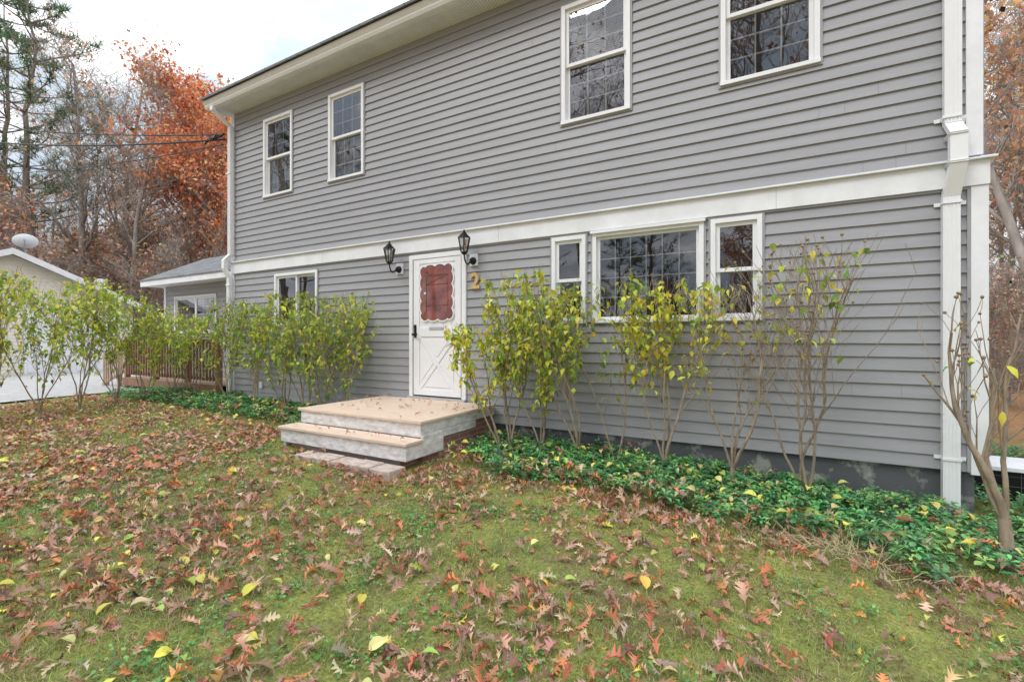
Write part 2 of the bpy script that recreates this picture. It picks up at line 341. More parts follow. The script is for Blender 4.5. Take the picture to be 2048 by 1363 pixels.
for n,(x0,x1,z0,z1,kd) in enumerate(wins):
    wo=bpy.data.objects.new('window_%d'%(n+1),None);link(wo,house)
    mw,mg,mj,mi=MB(),MB(),MB(),MB();y0=YW-.04;fw=.05
    mw.box(x0,x0+fw,y0,YW+.13,z0,z1);mw.box(x1-fw,x1,y0,YW+.13,z0,z1)
    mw.box(x0+fw,x1-fw,y0+.001,YW+.13,z1-fw,z1);mw.box(x0-.005,x1+.005,y0-.012,YW+.13,z0-.002,z0+fw*.8)
    j=.022
    mj.box(x0-j,x0,YW-.03,YW,z0-j,z1+j);mj.box(x1,x1+j,YW-.03,YW,z0-j,z1+j);mj.box(x0,x1,YW-.03,YW,z1,min(z1+j,2.949 if z1<3 else 9));mj.box(x0,x1,YW-.03,YW,z0-j,z0-.003)
    a,b,c,d=x0+fw,x1-fw,z0+fw*.8,z1-fw;m_=(c+d)/2
    if kd=='dh':
        sash(mw,mg,a,b,m_-.02,d,YW-.005,3,3);sash(mw,mg,a,b,c,m_+.02,YW+.034,3,3)
        if n in (0,2):
            zz=(c,m_) if n==0 else (m_,d)
            z=zz[0]+.03
            while z<zz[1]: mi.box(a+.02,b-.02,YW+.085,YW+.105,z,z+.014);z+=.027
        for k in range(14):
            xx=a+(b-a)*k/14
            if 4<k<9 and n!=0: continue
            mi.box(xx+.004,xx+(b-a)/14,YW+.15+.02*(k%2),YW+.16+.02*(k%2),c-.05,d+.05,1)
    elif kd=='dn':
        sash(mw,mg,a,b,m_-.02,d,YW-.005);sash(mw,mg,a,b,c,m_+.02,YW+.034)
    elif kd=='sl':
        mm=(a+b)/2;sash(mw,mg,a,mm+.02,c,d,YW-.005);sash(mw,mg,mm-.02,b,c,d,YW+.034)
    else:
        sash(mw,mg,a,b,c,d,YW+.01,6,4,.035,.014)
        mw.box(x0-.02,x1+.02,YW-.07,YW-.03,z1-.012,z1+.02)
    mw.obj('frame',[M_wht2],wo,bevel=.002);mg.obj('glass',[M_glass],wo,fix=False);mj.obj('surround',[M_sid],wo)
    if mi.v: mi.obj('blind',[M_blind,M_curt],wo)
dr=bpy.data.objects.new('front_door',None);link(dr,house)
x0,x1,z0,z1=door;mb=MB()
mb.box(x0,x0+.075,YW-.045,YW+.1,z0,z1);mb.box(x1-.075,x1,YW-.045,YW+.1,z0,z1);mb.box(x0+.075,x1-.075,YW-.044,YW+.1,z1-.07,z1)
a,b,c,d=x0+.08,x1-.08,z0+.035,z1-.075
mb.box(a,b,YW-.02,YW+.03,c,d)
pz0,pz1=c+.09,c+.90;pa,pb=a+.12,b-.12
for s in ((a+.005,pa,c,d),(pb,b-.005,c,d)): mb.box(s[0],s[1],YW-.036,YW-.019,s[2],s[3])
mb.box(pa,pb,YW-.036,YW-.019,c,pz0);mb.box(pa,pb,YW-.036,YW-.019,pz1,pz1+.14);mb.box(pa,pb,YW-.036,YW-.019,d-.07,d)
mb.bar((pa,pz0),(pb,pz1),.05,YW-.035,YW-.019);mb.bar((pa,pz1),(pb,pz0),.05,YW-.0345,YW-.019)
pc=((pa+pb)/2,(pz0+pz1)/2)
for tri in ([(pa+.10,pz0+.04),(pb-.10,pz0+.04),(pc[0],pc[1]-.09)],[(pa+.10,pz1-.04),(pc[0],pc[1]+.09),(pb-.10,pz1-.04)],[(pa+.03,pz0+.12),(pc[0]-.07,pc[1]),(pa+.03,pz1-.12)],[(pb-.03,pz0+.12),(pb-.03,pz1-.12),(pc[0]+.07,pc[1])]):
    mb.prismY(tri,YW-.030,YW-.0195)
mb.obj('door_leaf',[M_wht2],dr,bevel=.004)
def scallop(cx,cz,wd,ht,amp,nh,nv,g=0):
    hw,hh,r=wd/2,ht/2,.07;path=[]
    for q,(ax,az,st_) in enumerate(((hw-r,-hh+r,-90),(hw-r,hh-r,0),(-hw+r,hh-r,90),(-hw+r,-hh+r,180))):
        for k in range(9):
            t=math.radians(st_+90*k/8);path.append((ax+r*math.cos(t),az+r*math.sin(t),math.cos(t),math.sin(t)))
    dense=[];n=len(path)
    for i_ in range(n):
        p,q=path[i_],path[(i_+1)%n];l=math.hypot(q[0]-p[0],q[1]-p[1]);m=max(1,int(l/.008))
        for k in range(m):
            t=k/m;dense.append([p[w_]+(q[w_]-p[w_])*t for w_ in range(4)])
    S_=[0]
    for p,q in zip(dense[:-1],dense[1:]): S_.append(S_[-1]+math.hypot(q[0]-p[0],q[1]-p[1]))
    Tt=S_[-1]+.008;nb=2*(nh+nv);out=[]
    for p,s in zip(dense,S_):
        o=amp*abs(math.sin(math.pi*nb*s/Tt))**.6+g;out.append((cx+p[0]+p[2]*o,cz+p[1]+p[3]*o))
    return out
cx,cz=(a+b)/2,2.30
in_=scallop(cx,cz,.56,.78,.034,3,4);out_=scallop(cx,cz,.56,.78,.034,3,4,.016)
mb=MB();mb.ringY(in_,out_,YW-.048,YW-.019);mb.obj('window_bead',[M_wht2],dr)
mb=MB();mb.prismY(in_,YW-.0395,YW-.0365);mb.obj('door_window',[M_reddoor],dr)
mb=MB()
for pz in (2.56,2.42,2.10): mb.box(cx-.2,cx+.22,YW-.0408,YW-.0396,pz,pz+.009)
mb.box(cx-.2,cx-.191,YW-.0408,YW-.0396,2.0,2.56);mb.box(cx+.211,cx+.22,YW-.0408,YW-.0396,2.0,2.56)
mb.bar((cx-.19,2.43),(cx+.21,2.56),.008,YW-.0409,YW-.0397)
mb.obj('door_panel_lines',[mat('dark_red',(.08,.015,.01),.5)],dr)
mb=MB();mb.cyl((cx-.22,YW-.044,2.30),.035,.035,.003,8,0,'y');mb.obj('sticker',[mat('blue_sticker',(.05,.12,.3),.5)],dr)
mb=MB();mb.cyl((cx-.22,YW-.0455,2.30),.018,.018,.002,8,0,'y');mb.obj('sticker_center',[M_wht],dr)
mb=MB();mb.box(cx-.14,cx+.14,YW-.044,YW-.035,1.735,1.785);mb.obj('mail_slot',[M_silver],dr,bevel=.004)
mb=MB();mb.box(a+.025,a+.065,YW-.05,YW-.03,1.62,1.82);mb.box(a+.03,a+.06,YW-.10,YW-.05,1.66,1.68);mb.box(a+.03,a+.13,YW-.11,YW-.09,1.655,1.685);mb.cyl((a+.045,YW-.06,1.79),.022,.022,.02,12,0,'y');mb.obj('door_handle',[M_blk],dr,bevel=.003)
mb=MB();mb.box(x0-.01,x1+.01,YW-.09,YW+.02,.687,.715);mb.box(b-.004,b+.006,YW-.05,YW-.02,c,d);mb.box(a-.006,a+.004,YW-.05,YW-.02,c,d);mb.obj('threshold',[M_silver],dr)
tx=bpy.data.curves.new('house_number','FONT');tx.body='2';tx.size=.31;tx.extrude=.010;tx.bevel_depth=.002;tx.offset=.008
to=bpy.data.objects.new('house_number',tx);link(to,house);to.location=(-3.82,YW-.038,2.33);to.rotation_euler=(math.radians(90),0,0);tx.materials.append(M_gold)
mb=MB()
mb.box(-10.06,1.95,5.27,YW+.02,ZT,ZT+.02);mb.box(-10.06,1.95,5.25,5.272,ZT-.01,ZT+.14)
mb.obj('soffit_and_fascia',[M_wht],house)
mb=MB()
for k in range(300):
    x=-10+.04*k;mb.box(x,x+.006,5.29,YW-.02,ZT-.0015,ZT-.0002)
mb.obj('soffit_grooves',[mat('groove',(.4,.4,.41),.8)],house)
prof=[(5.249,6.27),(5.19,6.27),(5.165,6.31),(5.165,6.33),(5.135,6.37),(5.13,6.41),(5.14,6.415),(5.249,6.415)]
mb=MB();n=len(prof)
mb.v=[(-10.1,a_,b_) for a_,b_ in prof]+[(2.0,a_,b_) for a_,b_ in prof]
mb.f=[list(range(n)),list(range(2*n-1,n-1,-1))]+[[i,(i+1)%n,n+(i+1)%n,n+i] for i in range(n)];mb.m=[0]*len(mb.f)
mb.obj('gutter',[M_wht2],house)
mb=MB()
rz=lambda y:6.42+(y-5.1)*.42
for k in range(7):
    ya,yb=5.08+k*.6,5.08+(k+1)*.6+.02
    mb.hexa([(-10.12,ya,rz(ya)),(2.0,ya,rz(ya)),(2.0,yb,rz(yb)),(-10.12,yb,rz(yb)),(-10.12,ya,rz(ya)+.04),(2.0,ya,rz(ya)+.04),(2.0,yb,rz(yb)+.03),(-10.12,yb,rz(yb)+.03)])
yr=9.3
mb.hexa([(-10.12,yr,rz(yr)),(2.0,yr,rz(yr)),(2.0,13.5,6.43),(-10.12,13.5,6.43),(-10.12,yr,rz(yr)+.04),(2.0,yr,rz(yr)+.04),(2.0,13.5,6.47),(-10.12,13.5,6.47)])
mb.obj('roof',[M_shing],house)
mb=MB()
for xx in (-9.81,1.61): mb.poly([(xx,YW,6.4),(xx,13,6.4),(xx,9.3,rz(9.3))])
mb.obj('gable_walls',[M_sid],house,fix=False)
mb=MB();mb.box(-8.87,-8.79,YW-.05,YW-.017,.63,.75);mb.obj('outlet_cover',[M_wht],house,bevel=.004)
def spout(name,pts,wd,dp):
    mb=MB()
    for (xa,ya,za),(xb,yb,zb) in zip(pts[:-1],pts[1:]):
        h=lambda x,y,z:[(x-wd/2,y-dp/2,z),(x+wd/2,y-dp/2,z),(x+wd/2,y+dp/2,z),(x-wd/2,y+dp/2,z)]
        mb.hexa(h(xb,yb,zb)+h(xa,ya,za))
        for k in (-.33,-.11,.11,.33):
            g=lambda x,y,z:[(x+k*wd-.006,y-dp/2-.005,z),(x+k*wd+.006,y-dp/2-.005,z),(x+k*wd+.006,y-dp/2+.001,z),(x+k*wd-.006,y-dp/2+.001,z)]
            if abs(za-zb)>.5: mb.hexa(g(xb,yb,zb)+g(xa,ya,za))
    return mb
mb=spout('r',[(1.385,5.20,6.28),(1.385,5.20,6.2),(1.385,5.535,5.95),(1.385,5.535,3.52),(1.40,5.44,3.40),(1.40,5.44,3.12),(1.375,5.535,2.86),(1.375,5.535,-.02),(1.36,5.38,-.08)],.118,.075)
for z in (3.56,2.80,.52):
    mb.box(1.27,1.49,5.572,5.576,z-.005,z+.03)
    mb.box(1.31,1.315,5.49,5.58,z,z+.025);mb.box(1.436,1.441,5.49,5.58,z,z+.025);mb.box(1.31,1.441,5.484,5.489,z,z+.025)
for z in (3.50,2.9,3.13,3.38):
    for q in (0,.015): mb.box(1.320 if z<3 else 1.335,1.438 if z<3 else 1.463,5.392 if 3<z<3.45 else 5.488,5.57,z+q,z+q+.007)
mb.obj('downspout_right',[M_wht2],house,bevel=.004)
mb=spout('l',[(-9.85,5.2,6.29),(-9.85,5.2,6.2),(-9.80,5.52,5.98),(-9.80,5.52,3.35),(-9.86,5.43,3.22),(-9.86,5.43,3.05),(-9.84,5.52,2.85),(-9.84,5.52,.5),(-9.84,5.35,.4)],.10,.075)
for z in (5.0,2.7,1.2): mb.box(-9.9,-9.74,5.47,5.485,z,z+.03)
mb.obj('downspout_left',[M_wht2],house,bevel=.004)
mb=MB();mb.box(1.74,2.5,6.6,7.1,-.2,.26,1);mb.box(1.70,2.56,6.55,7.15,.26,.30,0)
for k in range(6): mb.box(1.78+.13*k,1.785+.13*k,6.59,6.6,-.2,.26,2)
for k in range(4): mb.box(1.74,2.5,6.592,6.599,-.1+.1*k,-.095+.1*k,2)
mb.obj('cellar_bulkhead',[M_wht,M_blk,mat('dark_grey_lattice',(.12,.12,.12))],None,bevel=.004)
def lantern(x,z):
    e=empty('wall_lantern')
    mb=MB();mb.box(x-.065+.03,x+.065+.03,YW-.045,YW-.01,z-.09,z+.08);mb.obj('mounting_block',[M_wht2],e,bevel=.006)
    y=YW-.23;mb=MB()
    mb.cyl((x+.03,YW-.075,z-.02),.05,.055,.03,16,0,'y');mb.cyl((x+.03,YW-.10,z-.02),.03,.045,.025,16,0,'y')
    mb.cyl((x,y,z+.045),.025,.05,.03,6);mb.cyl((x,y,z+.075),.055,.05,.012,6)
    mb.cyl((x,y,z+.275),.10,.095,.014,6);mb.cyl((x,y,z+.289),.095,.035,.055,6);mb.cyl((x,y,z+.344),.04,.03,.015,6)
    mb.cyl((x,y,z+.359),.012,.018,.02,8);mb.cyl((x,y,z+.379),.018,.004,.025,8)
    for k in range(6):
        t=math.pi/3*k
        for (r0,r1,za,zb) in ((.05,.088,z+.087,z+.275),):
            p=(x+r0*math.cos(t),y+r0*math.sin(t));q=(x+r1*math.cos(t),y+r1*math.sin(t));s=.005
            mb.hexa([(p[0]-s,p[1]-s,za),(p[0]+s,p[1]-s,za),(p[0]+s,p[1]+s,za),(p[0]-s,p[1]+s,za),(q[0]-s,q[1]-s,zb),(q[0]+s,q[1]-s,zb),(q[0]+s,q[1]+s,zb),(q[0]-s,q[1]+s,zb)])
    mb.obj('lantern_body',[M_blk],e)
    segs=[];pr=Vector((x+.03,YW-.10,z-.02))
    for k in range(1,11):
        t=k/10;p=Vector((x+.03*(1-t),YW-.10-.13*math.sin(t*math.pi/2),z-.02-.07*math.sin(t*math.pi)+.07*t*t));segs.append((pr,p,.011,.011));pr=p
    build('arm',[segpart(segs,8)],[M_blk],e)
    mb=MB();mb.cyl((x,y,z+.087),.044,.082,.186,6);mb.obj('lantern_glass',[M_glass],e)
    mb=MB();mb.cyl((x,y,z+.087),.012,.012,.09,8);mb.obj('candle_tube',[M_wht],e)
lantern(-5.22,2.72);lantern(-3.80,2.74)
# ------------------------------------------------------------ porch steps
st=empty('front_steps')
px0,px1,py0=-5.47,-3.42,4.0
mb=MB()
nb=11;bw=(YW-.09-(py0-.03))/nb
for k in range(nb):
    ya=py0-.03+k*bw;mb.box(px0-.03,px1+.03,ya+.001,ya+bw-.001,.655,.686)
for k in range(2):
    ya=py0-.31+k*.15;mb.box(px0-.03,px1+.06,ya,ya+.148,.465,.496)
mb.obj('treads',[M_tread],st,bevel=.004)
mb=MB()
mb.box(px0,px1,py0,py0+.04,.50,.654);mb.box(px1-.04,px1,py0+.041,YW-.03,.54,.654);mb.box(px1-.038,px1-.003,py0+.041,YW-.5,.44,.537)
mb.box(px0,px0+.04,py0+.041,YW-.03,.25,.654)
mb.box(px0-.01,px1+.04,py0-.28,py0-.24,.30,.464);mb.box(px1,px1+.04,py0-.239,py0+.36,.30,.464)
mb.box(px1+.002,px1+.035,py0+.0,py0+.36,.466,.52)
mb.box(px0-.01,px0+.03,py0-.239,py0+.3,.2,.464)
mb.obj('skirt_boards',[M_dirtywht],st,bevel=.003)
mb=MB();mb.box(px1-.30,px1-.05,py0+.1,YW,-.05,.6);mb.box(px0+.1,px1-.31,py0+.1,YW,-.05,.6);mb.box(px0+.1,px1-.12,py0-.2,py0+.09,.0,.44);mb.obj('brick_base',[M_brick],st)
mb=MB()
for k in range(5):
    x=-4.85+.30*k;mb.box(x,x+.285,3.46,3.70,.16,.262+.006*(k%2))
mb.obj('stone_pavers',[M_paver],None,bevel=.01)
# ------------------------------------------------------------ wing
wing=empty('side_wing_building')
WY=6.6;wx0=-14.9;we=-9.83
wops=[(-14.35,-12.3,1.75,2.75),(-11.35,-10.3,.68,2.85)]
mb=MB();courses(mb,wx0,we,.42,3.05,WY,wops);mb.obj('siding',[M_sid],wing,fix=False)
mb=MB();mb.box(wx0,wx0+.05,WY+.01,11,.3,3.05);mb.box(wx0,we,11,11.05,.3,3.05);mb.obj('walls',[M_sid],wing)
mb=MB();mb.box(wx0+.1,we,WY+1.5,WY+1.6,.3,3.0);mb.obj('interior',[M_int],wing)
mb=MB();mb.box(wx0-.04,we,WY+.02,11,-.3,.42);mb.obj('foundation',[M_conc],wing)
mb=MB();mb.box(wx0-.3,we,6.2,WY+.02,3.05,3.07);mb.box(wx0-.3,we,6.12,6.2,3.03,3.17);mb.box(wx0-.03,wx0+.08,WY-.03,WY,.4,3.05);mb.obj('trim_and_gutter',[M_wht],wing)
mb=MB()
mb.hexa([(wx0-.35,6.1,3.17),(we,6.1,3.17),(we,7.8,4.02),(wx0-.35,7.8,4.02),(wx0-.35,6.1,3.2),(we,6.1,3.2),(we,7.8,4.06),(wx0-.35,7.8,4.06)])
mb.hexa([(wx0-.35,7.8,4.02),(we,7.8,4.02),(we,11.4,2.9),(wx0-.35,11.4,2.9),(wx0-.35,7.8,4.06),(we,7.8,4.06),(we,11.4,2.95),(wx0-.35,11.4,2.95)])
mb.obj('roof',[M_shing],wing)
mw,mg=MB(),MB();o=wops[0];mw.box(o[0],o[1],WY-.04,WY+.08,o[3]-.05,o[3]);mw.box(o[0],o[1],WY-.05,WY+.08,o[2],o[2]+.05);mw.box(o[0],o[0]+.05,WY-.04,WY+.08,o[2]+.05,o[3]-.05);mw.box(o[1]-.05,o[1],WY-.04,WY+.08,o[2]+.05,o[3]-.05)
mm=(o[0]+o[1])/2;sash(mw,mg,o[0]+.05,mm,o[2]+.05,o[3]-.05,WY,3,4);sash(mw,mg,mm,o[1]-.05,o[2]+.05,o[3]-.05,WY,3,4)
mw.obj('window_frame',[M_wht2],wing);mg.obj('window_glass',[M_glass],wing,fix=False)
mw,mg=MB(),MB();o=wops[1];mw.box(o[0],o[0]+.1,WY-.04,WY+.08,o[2],o[3]);mw.box(o[1]-.1,o[1],WY-.04,WY+.08,o[2],o[3]);mw.box(o[0]+.1,o[1]-.1,WY-.04,WY+.08,o[3]-.08,o[3])
sash(mw,mg,o[0]+.1,o[1]-.1,o[2],o[3]-.08,WY,0,0,.1);mw.box(o[0]+.2,o[1]-.2,WY+.003,WY+.03,.78,1.5)
mw.obj('storm_door_frame',[M_wht2],wing);mg.obj('storm_door_glass',[M_glass],wing,fix=False)
dk=empty('wooden_deck');mb=MB()
dx0,dx1,dy0,dy1=-14.1,-9.95,5.35,6.55
for k in range(9):
    ya=dy0+k*(dy1-dy0)/9;mb.box(dx0,dx1,ya,ya+.127,.62,.65)
mb.box(dx0,dx1,dy0-.04,dy0-.002,.46,.645,1)
for x in (-14.05,-12.6,-11.2,-9.99): mb.box(x-.045,x+.045,dy0-.01,dy0+.09,.1,1.618,1)
mb.box(dx0,dx1,dy0-.03,dy0+.1,1.62,1.655,1);mb.box(dx0,dx1,dy0+.012,dy0+.05,1.50,1.58,1);mb.box(dx0,dx1,dy0+.012,dy0+.05,.74,.80,1)
x=dx0+.1
while x<dx1-.05: mb.box(x,x+.035,dy0-.025,dy0+.009,.72,1.6,1);x+=.125
for k in range(3): mb.box(dx0-.3*(k+1),dx0-.3*k-.005,dy0+.05,dy1-.1,.60-.13*(k+1)+.02,.60-.13*(k+1)+.06)
yy=dy0
for k in range(2):
    xx=-14.5-.75*k;mb.box(xx-.045,xx+.045,yy,yy+.09,.2,1.5-.25*k,0)
mb.bar((-14.1,1.56),(-15.4,1.12),.09,yy+.002,yy+.05,0);mb.bar((-14.1,.82),(-15.4,.42),.06,yy+.002,yy+.05,0)
for k in range(10):
    xx=-14.2-.12*k;zz=1.56-.34*(k*.12+.1);mb.box(xx,xx+.035,yy-.02,yy-.001,zz-.76,zz,0)
mb.obj('deck_and_railing',[M_woodl,M_wood],dk)
# ------------------------------------------------------------ garage
ga=empty('cream_garage');GX=-23.
def gable_courses(mb,x,y0,y1,z0,ze,yp,zp):
    z=z0
    while z<zp:
        e=min(z+.12,zp)
        def lim(zz):
            if zz<=ze: return y0,y1
            t=(zz-ze)/(zp-ze);return y0+(yp-y0)*t,y1+(yp-y1)*t
        a0,a1=lim(z);b0,b1=lim(e);mb.quad((x+.018,a0,z),(x+.018,a1,z),(x,b1,e),(x,b0,e));mb.quad((x,a0,z),(x,a1,z),(x+.018,a1,z),(x+.018,a0,z));z+=.12
GP=5.45
mb=MB();gable_courses(mb,GX,1.9,9.0,.3,3.0,GP,4.55);mb.box(GX-7,GX-.01,1.9,1.92,.2,2.95);mb.box(GX-7,GX-.01,8.98,9.0,.2,2.95);mb.obj('siding',[M_cream],ga,fix=False)
mb=MB()
mb.box(GX+.02,GX+.08,2.4,5.1,.35,2.6);mb.box(GX+.02,GX+.08,5.8,8.5,.35,2.6)
for yb in (2.4,5.8):
    for k in range(4):
        for q in range(4): mb.box(GX+.08,GX+.1,yb+.08+q*.66,yb+.62+q*.66,.42+k*.55,.85+k*.55)
mb.obj('garage_doors',[M_wht],ga)
mb=MB()
for s,(ya,yb) in enumerate(((1.5,GP),(9.4,GP))):
    za,zb=2.8,4.6
    mb.hexa([(GX-7.3,ya,za),(GX+.35,ya,za),(GX+.35,yb,zb),(GX-7.3,yb,zb),(GX-7.3,ya,za+.1),(GX+.35,ya,za+.1),(GX+.35,yb,zb+.1),(GX-7.3,yb,zb+.1)],0)
    mb.hexa([(GX+.352,ya,za-.1),(GX+.38,ya,za-.1),(GX+.38,yb,zb-.1),(GX+.352,yb,zb-.1),(GX+.352,ya,za+.11),(GX+.38,ya,za+.11),(GX+.38,yb,zb+.11),(GX+.352,yb,zb+.11)],1)
mb.obj('roof',[M_shing,M_wht],ga)
def dish(loc,r,yaw):
    e=empty('satellite_dish',loc);n=24;mb=MB();rings=6
    for q in range(rings+1):
        rr=r*q/rings
        for k in range(n): mb.v.append((rr*math.cos(2*math.pi*k/n),.35*(rr*rr)/r-.1,rr*.85*math.sin(2*math.pi*k/n)))
    for q in range(rings):
        for k in range(n):
            a_,b_=q*n+k,q*n+(k+1)%n;mb.f.append([a_,b_,b_+n,a_+n]);mb.m.append(0)
    o=mb.obj('reflector',[M_gray],e,fix=False);o.rotation_euler=(math.radians(-20),0,0)
    build('mast_and_arm',[segpart([(Vector((0,.0,0)),Vector((0,.05,-r*1.5)),.03,.03),(Vector((0,0,-r*.7)),Vector((0,-r*1.0,-r*.1)),.015,.015),(Vector((0,-r*1.0,-r*.15)),Vector((0,-r*1.0,0)),.04,.04)],6)],[M_gray],e)
    e.rotation_euler=(0,0,yaw)
dish((-23.4,5.95,5.12),.34,1.25);dish((-22.85,7.9,3.78),.2,1.25)
# ------------------------------------------------------------ wires
def wire(p,q,sag,r=.012):
    segs=[];pr=Vector(p)
    for k in range(1,25):
        t=k/24;v=Vector(p).lerp(Vector(q),t);v.z-=sag*4*t*(1-t);segs.append((pr,v,r,r));pr=v
    return segs
sg=wire((-9.9,5.45,5.72),(-38,3,12.5),.8,.02)+wire((-9.9,5.45,5.82),(-38,3,13.3),.7,.014)+wire((-9.9,5.45,5.62),(-38,4,10.5),.8,.012)
for k in range(7): sg.append((Vector((-9.85-.1*k,5.42,5.85-.05*random.random())),Vector((-9.95-.1*k,5.40,5.72+.1*random.random())),.02,.02))
build('utility_wire',[segpart(sg,5)],[M_blk])
build('utility_pole',[segpart([(Vector((-38,3.3,0)),Vector((-38,3.3,14)),.16,.12),(Vector((-38,2.3,13.2)),Vector((-38,4.5,13.2)),.06,.06)],10)],[M_bark])
# ------------------------------------------------------------ leaf templates
def leaf_tmpl(s,w,sh,cup,bend):
    v=[];f=[]
    for a_,b_,c_ in zip(s,w,sh):
        z=bend*(a_*(1-a_))*4;v+=[(0,a_,z),(-b_,a_+c_,z+cup*b_),(b_,a_+c_,z+cup*b_)]
    for i in range(len(s)-1):
        p=3*i;q=p+3;f+=[[p,q,q+1,p+1],[p,p+2,q+2,q]]
    return np.array(v,float),f
S=[-.22,0,.10,.20,.30,.42,.52,.64,.74,.86,1.0]
W=[.006,.012,.03,.20,.05,.34,.055,.31,.06,.15,.0]
H=[0,0,0,.06,0,.09,0,.10,0,.05,0]
OAK=leaf_tmpl(S,W,H,.35,.12);OAK2=leaf_tmpl(S,[x*.85 for x in W],H,-.55,-.15);OAK3=leaf_tmpl(S,W,H,1.1,.35)
OAKL=leaf_tmpl([-.1,.15,.35,.55,.8,1.0],[.01,.22,.07,.34,.1,0],[0,.05,0,.08,0,0],.5,.15)
LOB=leaf_tmpl([-.3,0,.12,.35,.6,.85,1.0],[.008,.012,.20,.30,.24,.10,0],[0]*7,.35,.2)
SHL=leaf_tmpl([0,.15,.45,.7,1.0],[.01,.2,.30,.17,0],[0]*5,.35,.1)
PAC=leaf_tmpl([0,.3,.65,.85,1.0],[.02,.10,.24,.17,0],[0]*5,.25,.1)
OAKC=[(.50,.18,.10),(.46,.17,.11),(.54,.32,.23),(.36,.22,.16),(.60,.26,.10),(.55,.40,.28),(.28,.17,.12),(.50,.28,.20),(.42,.30,.20)]
OAKW=[15,11,18,12,9,12,5,17,9]
YELC=[(.68,.56,.10),(.55,.52,.13),(.60,.56,.22),(.34,.44,.10)]
# ------------------------------------------------------------ fallen leaves
def ldens(x,y):
    d=.24+.28/(1+np.exp((x+2.6)*1.1))+.42*sn(x,y,1.3,2.)+.32*sn(x,y,3.1,.7)
    d+=.45*np.exp(-((y-4.0)/.30)**2)*(x>-3.2)
    d+=.15*np.exp(-((y-1.5)/.9)**2)*(x<0)
    return np.clip(d,.08,.95)
def inblk(x,y):
    return ((x>px0-.06)&(x<px1+.07)&(y>py0-.30))|((y>YW-.05)&(x>-9.9)&(x<1.7))|((x<dx1)&(x>dx0-1.4)&(y>dy0-.05))
n=66000
lx=RNG.uniform(-13.,4.5,n);ly=RNG.uniform(-.6,5.5,n)
dist=np.hypot(lx,ly)
k=(RNG.random(n)<ldens(lx,ly)*np.clip(6.5/np.maximum(dist,1),.5,1)*.95)&~inblk(lx,ly)&~((ly>4.3)&(RNG.random(n)<.8))
lx,ly,dist=lx[k],ly[k],dist[k];n=len(lx)
bed=((ly>4.15)&(lx>-3.3))|((ly>4.4)&(lx<-5.5)&(lx>-11.5))
lz=gz(lx,ly)+RNG.uniform(.006,.035,n)+bed*RNG.uniform(.02,.17,n)
sz=(.038+.078*RNG.random(n)**1.3)*(1+.12*RNG.normal(size=n)).clip(.6,1.4)
pitch=RNG.normal(0,.26,n)+bed*RNG.normal(0,.3,n);roll=RNG.normal(0,.36,n)
R=rot(RNG.uniform(0,6.3,n),pitch,roll)
P=np.stack([lx,ly,lz],1);C=pick(OAKC,OAKW,n,.26)
fade=RNG.random(n)
C=np.where(fade[:,None]<.025,pick(YELC,[4,3,2,2],n),C)
typ=RNG.integers(0,3,n);typ[dist>6]=3
parts=[]
for q,T_ in enumerate((OAK,OAK2,OAK3,OAKL)):
    m_=typ==q;parts.append(inst(T_[0],T_[1],P[m_],R[m_],np.stack([sz[m_]*RNG.uniform(.7,1.2,m_.sum()),sz[m_],sz[m_]],1),C[m_]))
n=1700;x=RNG.uniform(-10,3,n);y=RNG.uniform(.4,5.3,n);k=(RNG.random(n)<(.13+.28*(x<-1.2)*(y<2.2)+.6*(np.abs(y-4.7)<.7)))&~inblk(x,y);x,y=x[k],y[k];n=len(x)
bed=((y>4.15)&(x>-3.3))|((y>4.4)&(x<-5.5))
parts.append(inst(LOB[0],LOB[1],np.stack([x,y,gz(x,y)+.03+bed*RNG.uniform(.10,.19,n)],1),rot(RNG.uniform(0,6.3,n),RNG.normal(0,.25,n),RNG.normal(0,.3,n)),RNG.uniform(.05,.115,n),pick(YELC,[4,3,3,3],n,.15)))
n=60;x=RNG.uniform(px0,px1,n);y=py0+(YW-.2-py0)*RNG.random(n)**.6;z=np.full(n,.695)
m_=RNG.random(n)<.2;y[m_]=RNG.uniform(py0-.27,py0-.05,m_.sum());z[m_]=.508
parts.append(inst(OAK3[0],OAK3[1],np.stack([x,y,z],1),rot(RNG.uniform(0,6.3,n),RNG.normal(0,.1,n),RNG.normal(0,.12,n)),RNG.uniform(.035,.075,n),pick(OAKC,OAKW,n)))
build('fallen_leaves',parts,[M_dry])
# ------------------------------------------------------------ grass
n=540000
x=RNG.uniform(-12.5,4.2,n);y=RNG.uniform(-.2,4.7,n);d=np.hypot(x,y)
patch=np.clip(.55+.9*sn(x,y,1.4,5.)+.5*sn(x,y,4.2,1.),0,1)
k=(RNG.random(n)<np.clip((3.2/np.maximum(d,1))**1.1,.14,1)*(.4+.6*patch))&~inblk(x,y)&~((x>-4.9)&(x<-3.3)&(y>3.4)&(y<3.75))
x,y,patch=x[k],y[k],patch[k];n=len(x);g=.5+.5*sn(x,y,1.2,1.);d=d[k]
cg=np.array([(.25,.34,.12)])*(1-g[:,None])+np.array([(.44,.46,.14)])*g[:,None]
straw=RNG.random(n)<(.16+.42*(1-patch))
cg[straw]=np.array([.48,.37,.24])
cg=np.clip(cg*(1+.3*RNG.normal(size=(n,1))),.01,.75)
bt=[(-.5,0,0),(.5,0,0),(.3,.12,.55),(-.3,.12,.55),(0,.4,1)]
bf=[[0,1,2,3],[3,2,4]]
ht=RNG.uniform(.015,.055,n)*(.6+.6*patch);wd=RNG.uniform(.0025,.0045,n)*np.clip(d/3,1,2.6)
parts=[inst(bt,bf,np.stack([x,y,gz(x,y)-.004],1),rot(RNG.uniform(0,6.3,n),RNG.normal(-.3,.45,n),RNG.normal(0,.4,n)),np.stack([wd,ht,ht],1),cg)]
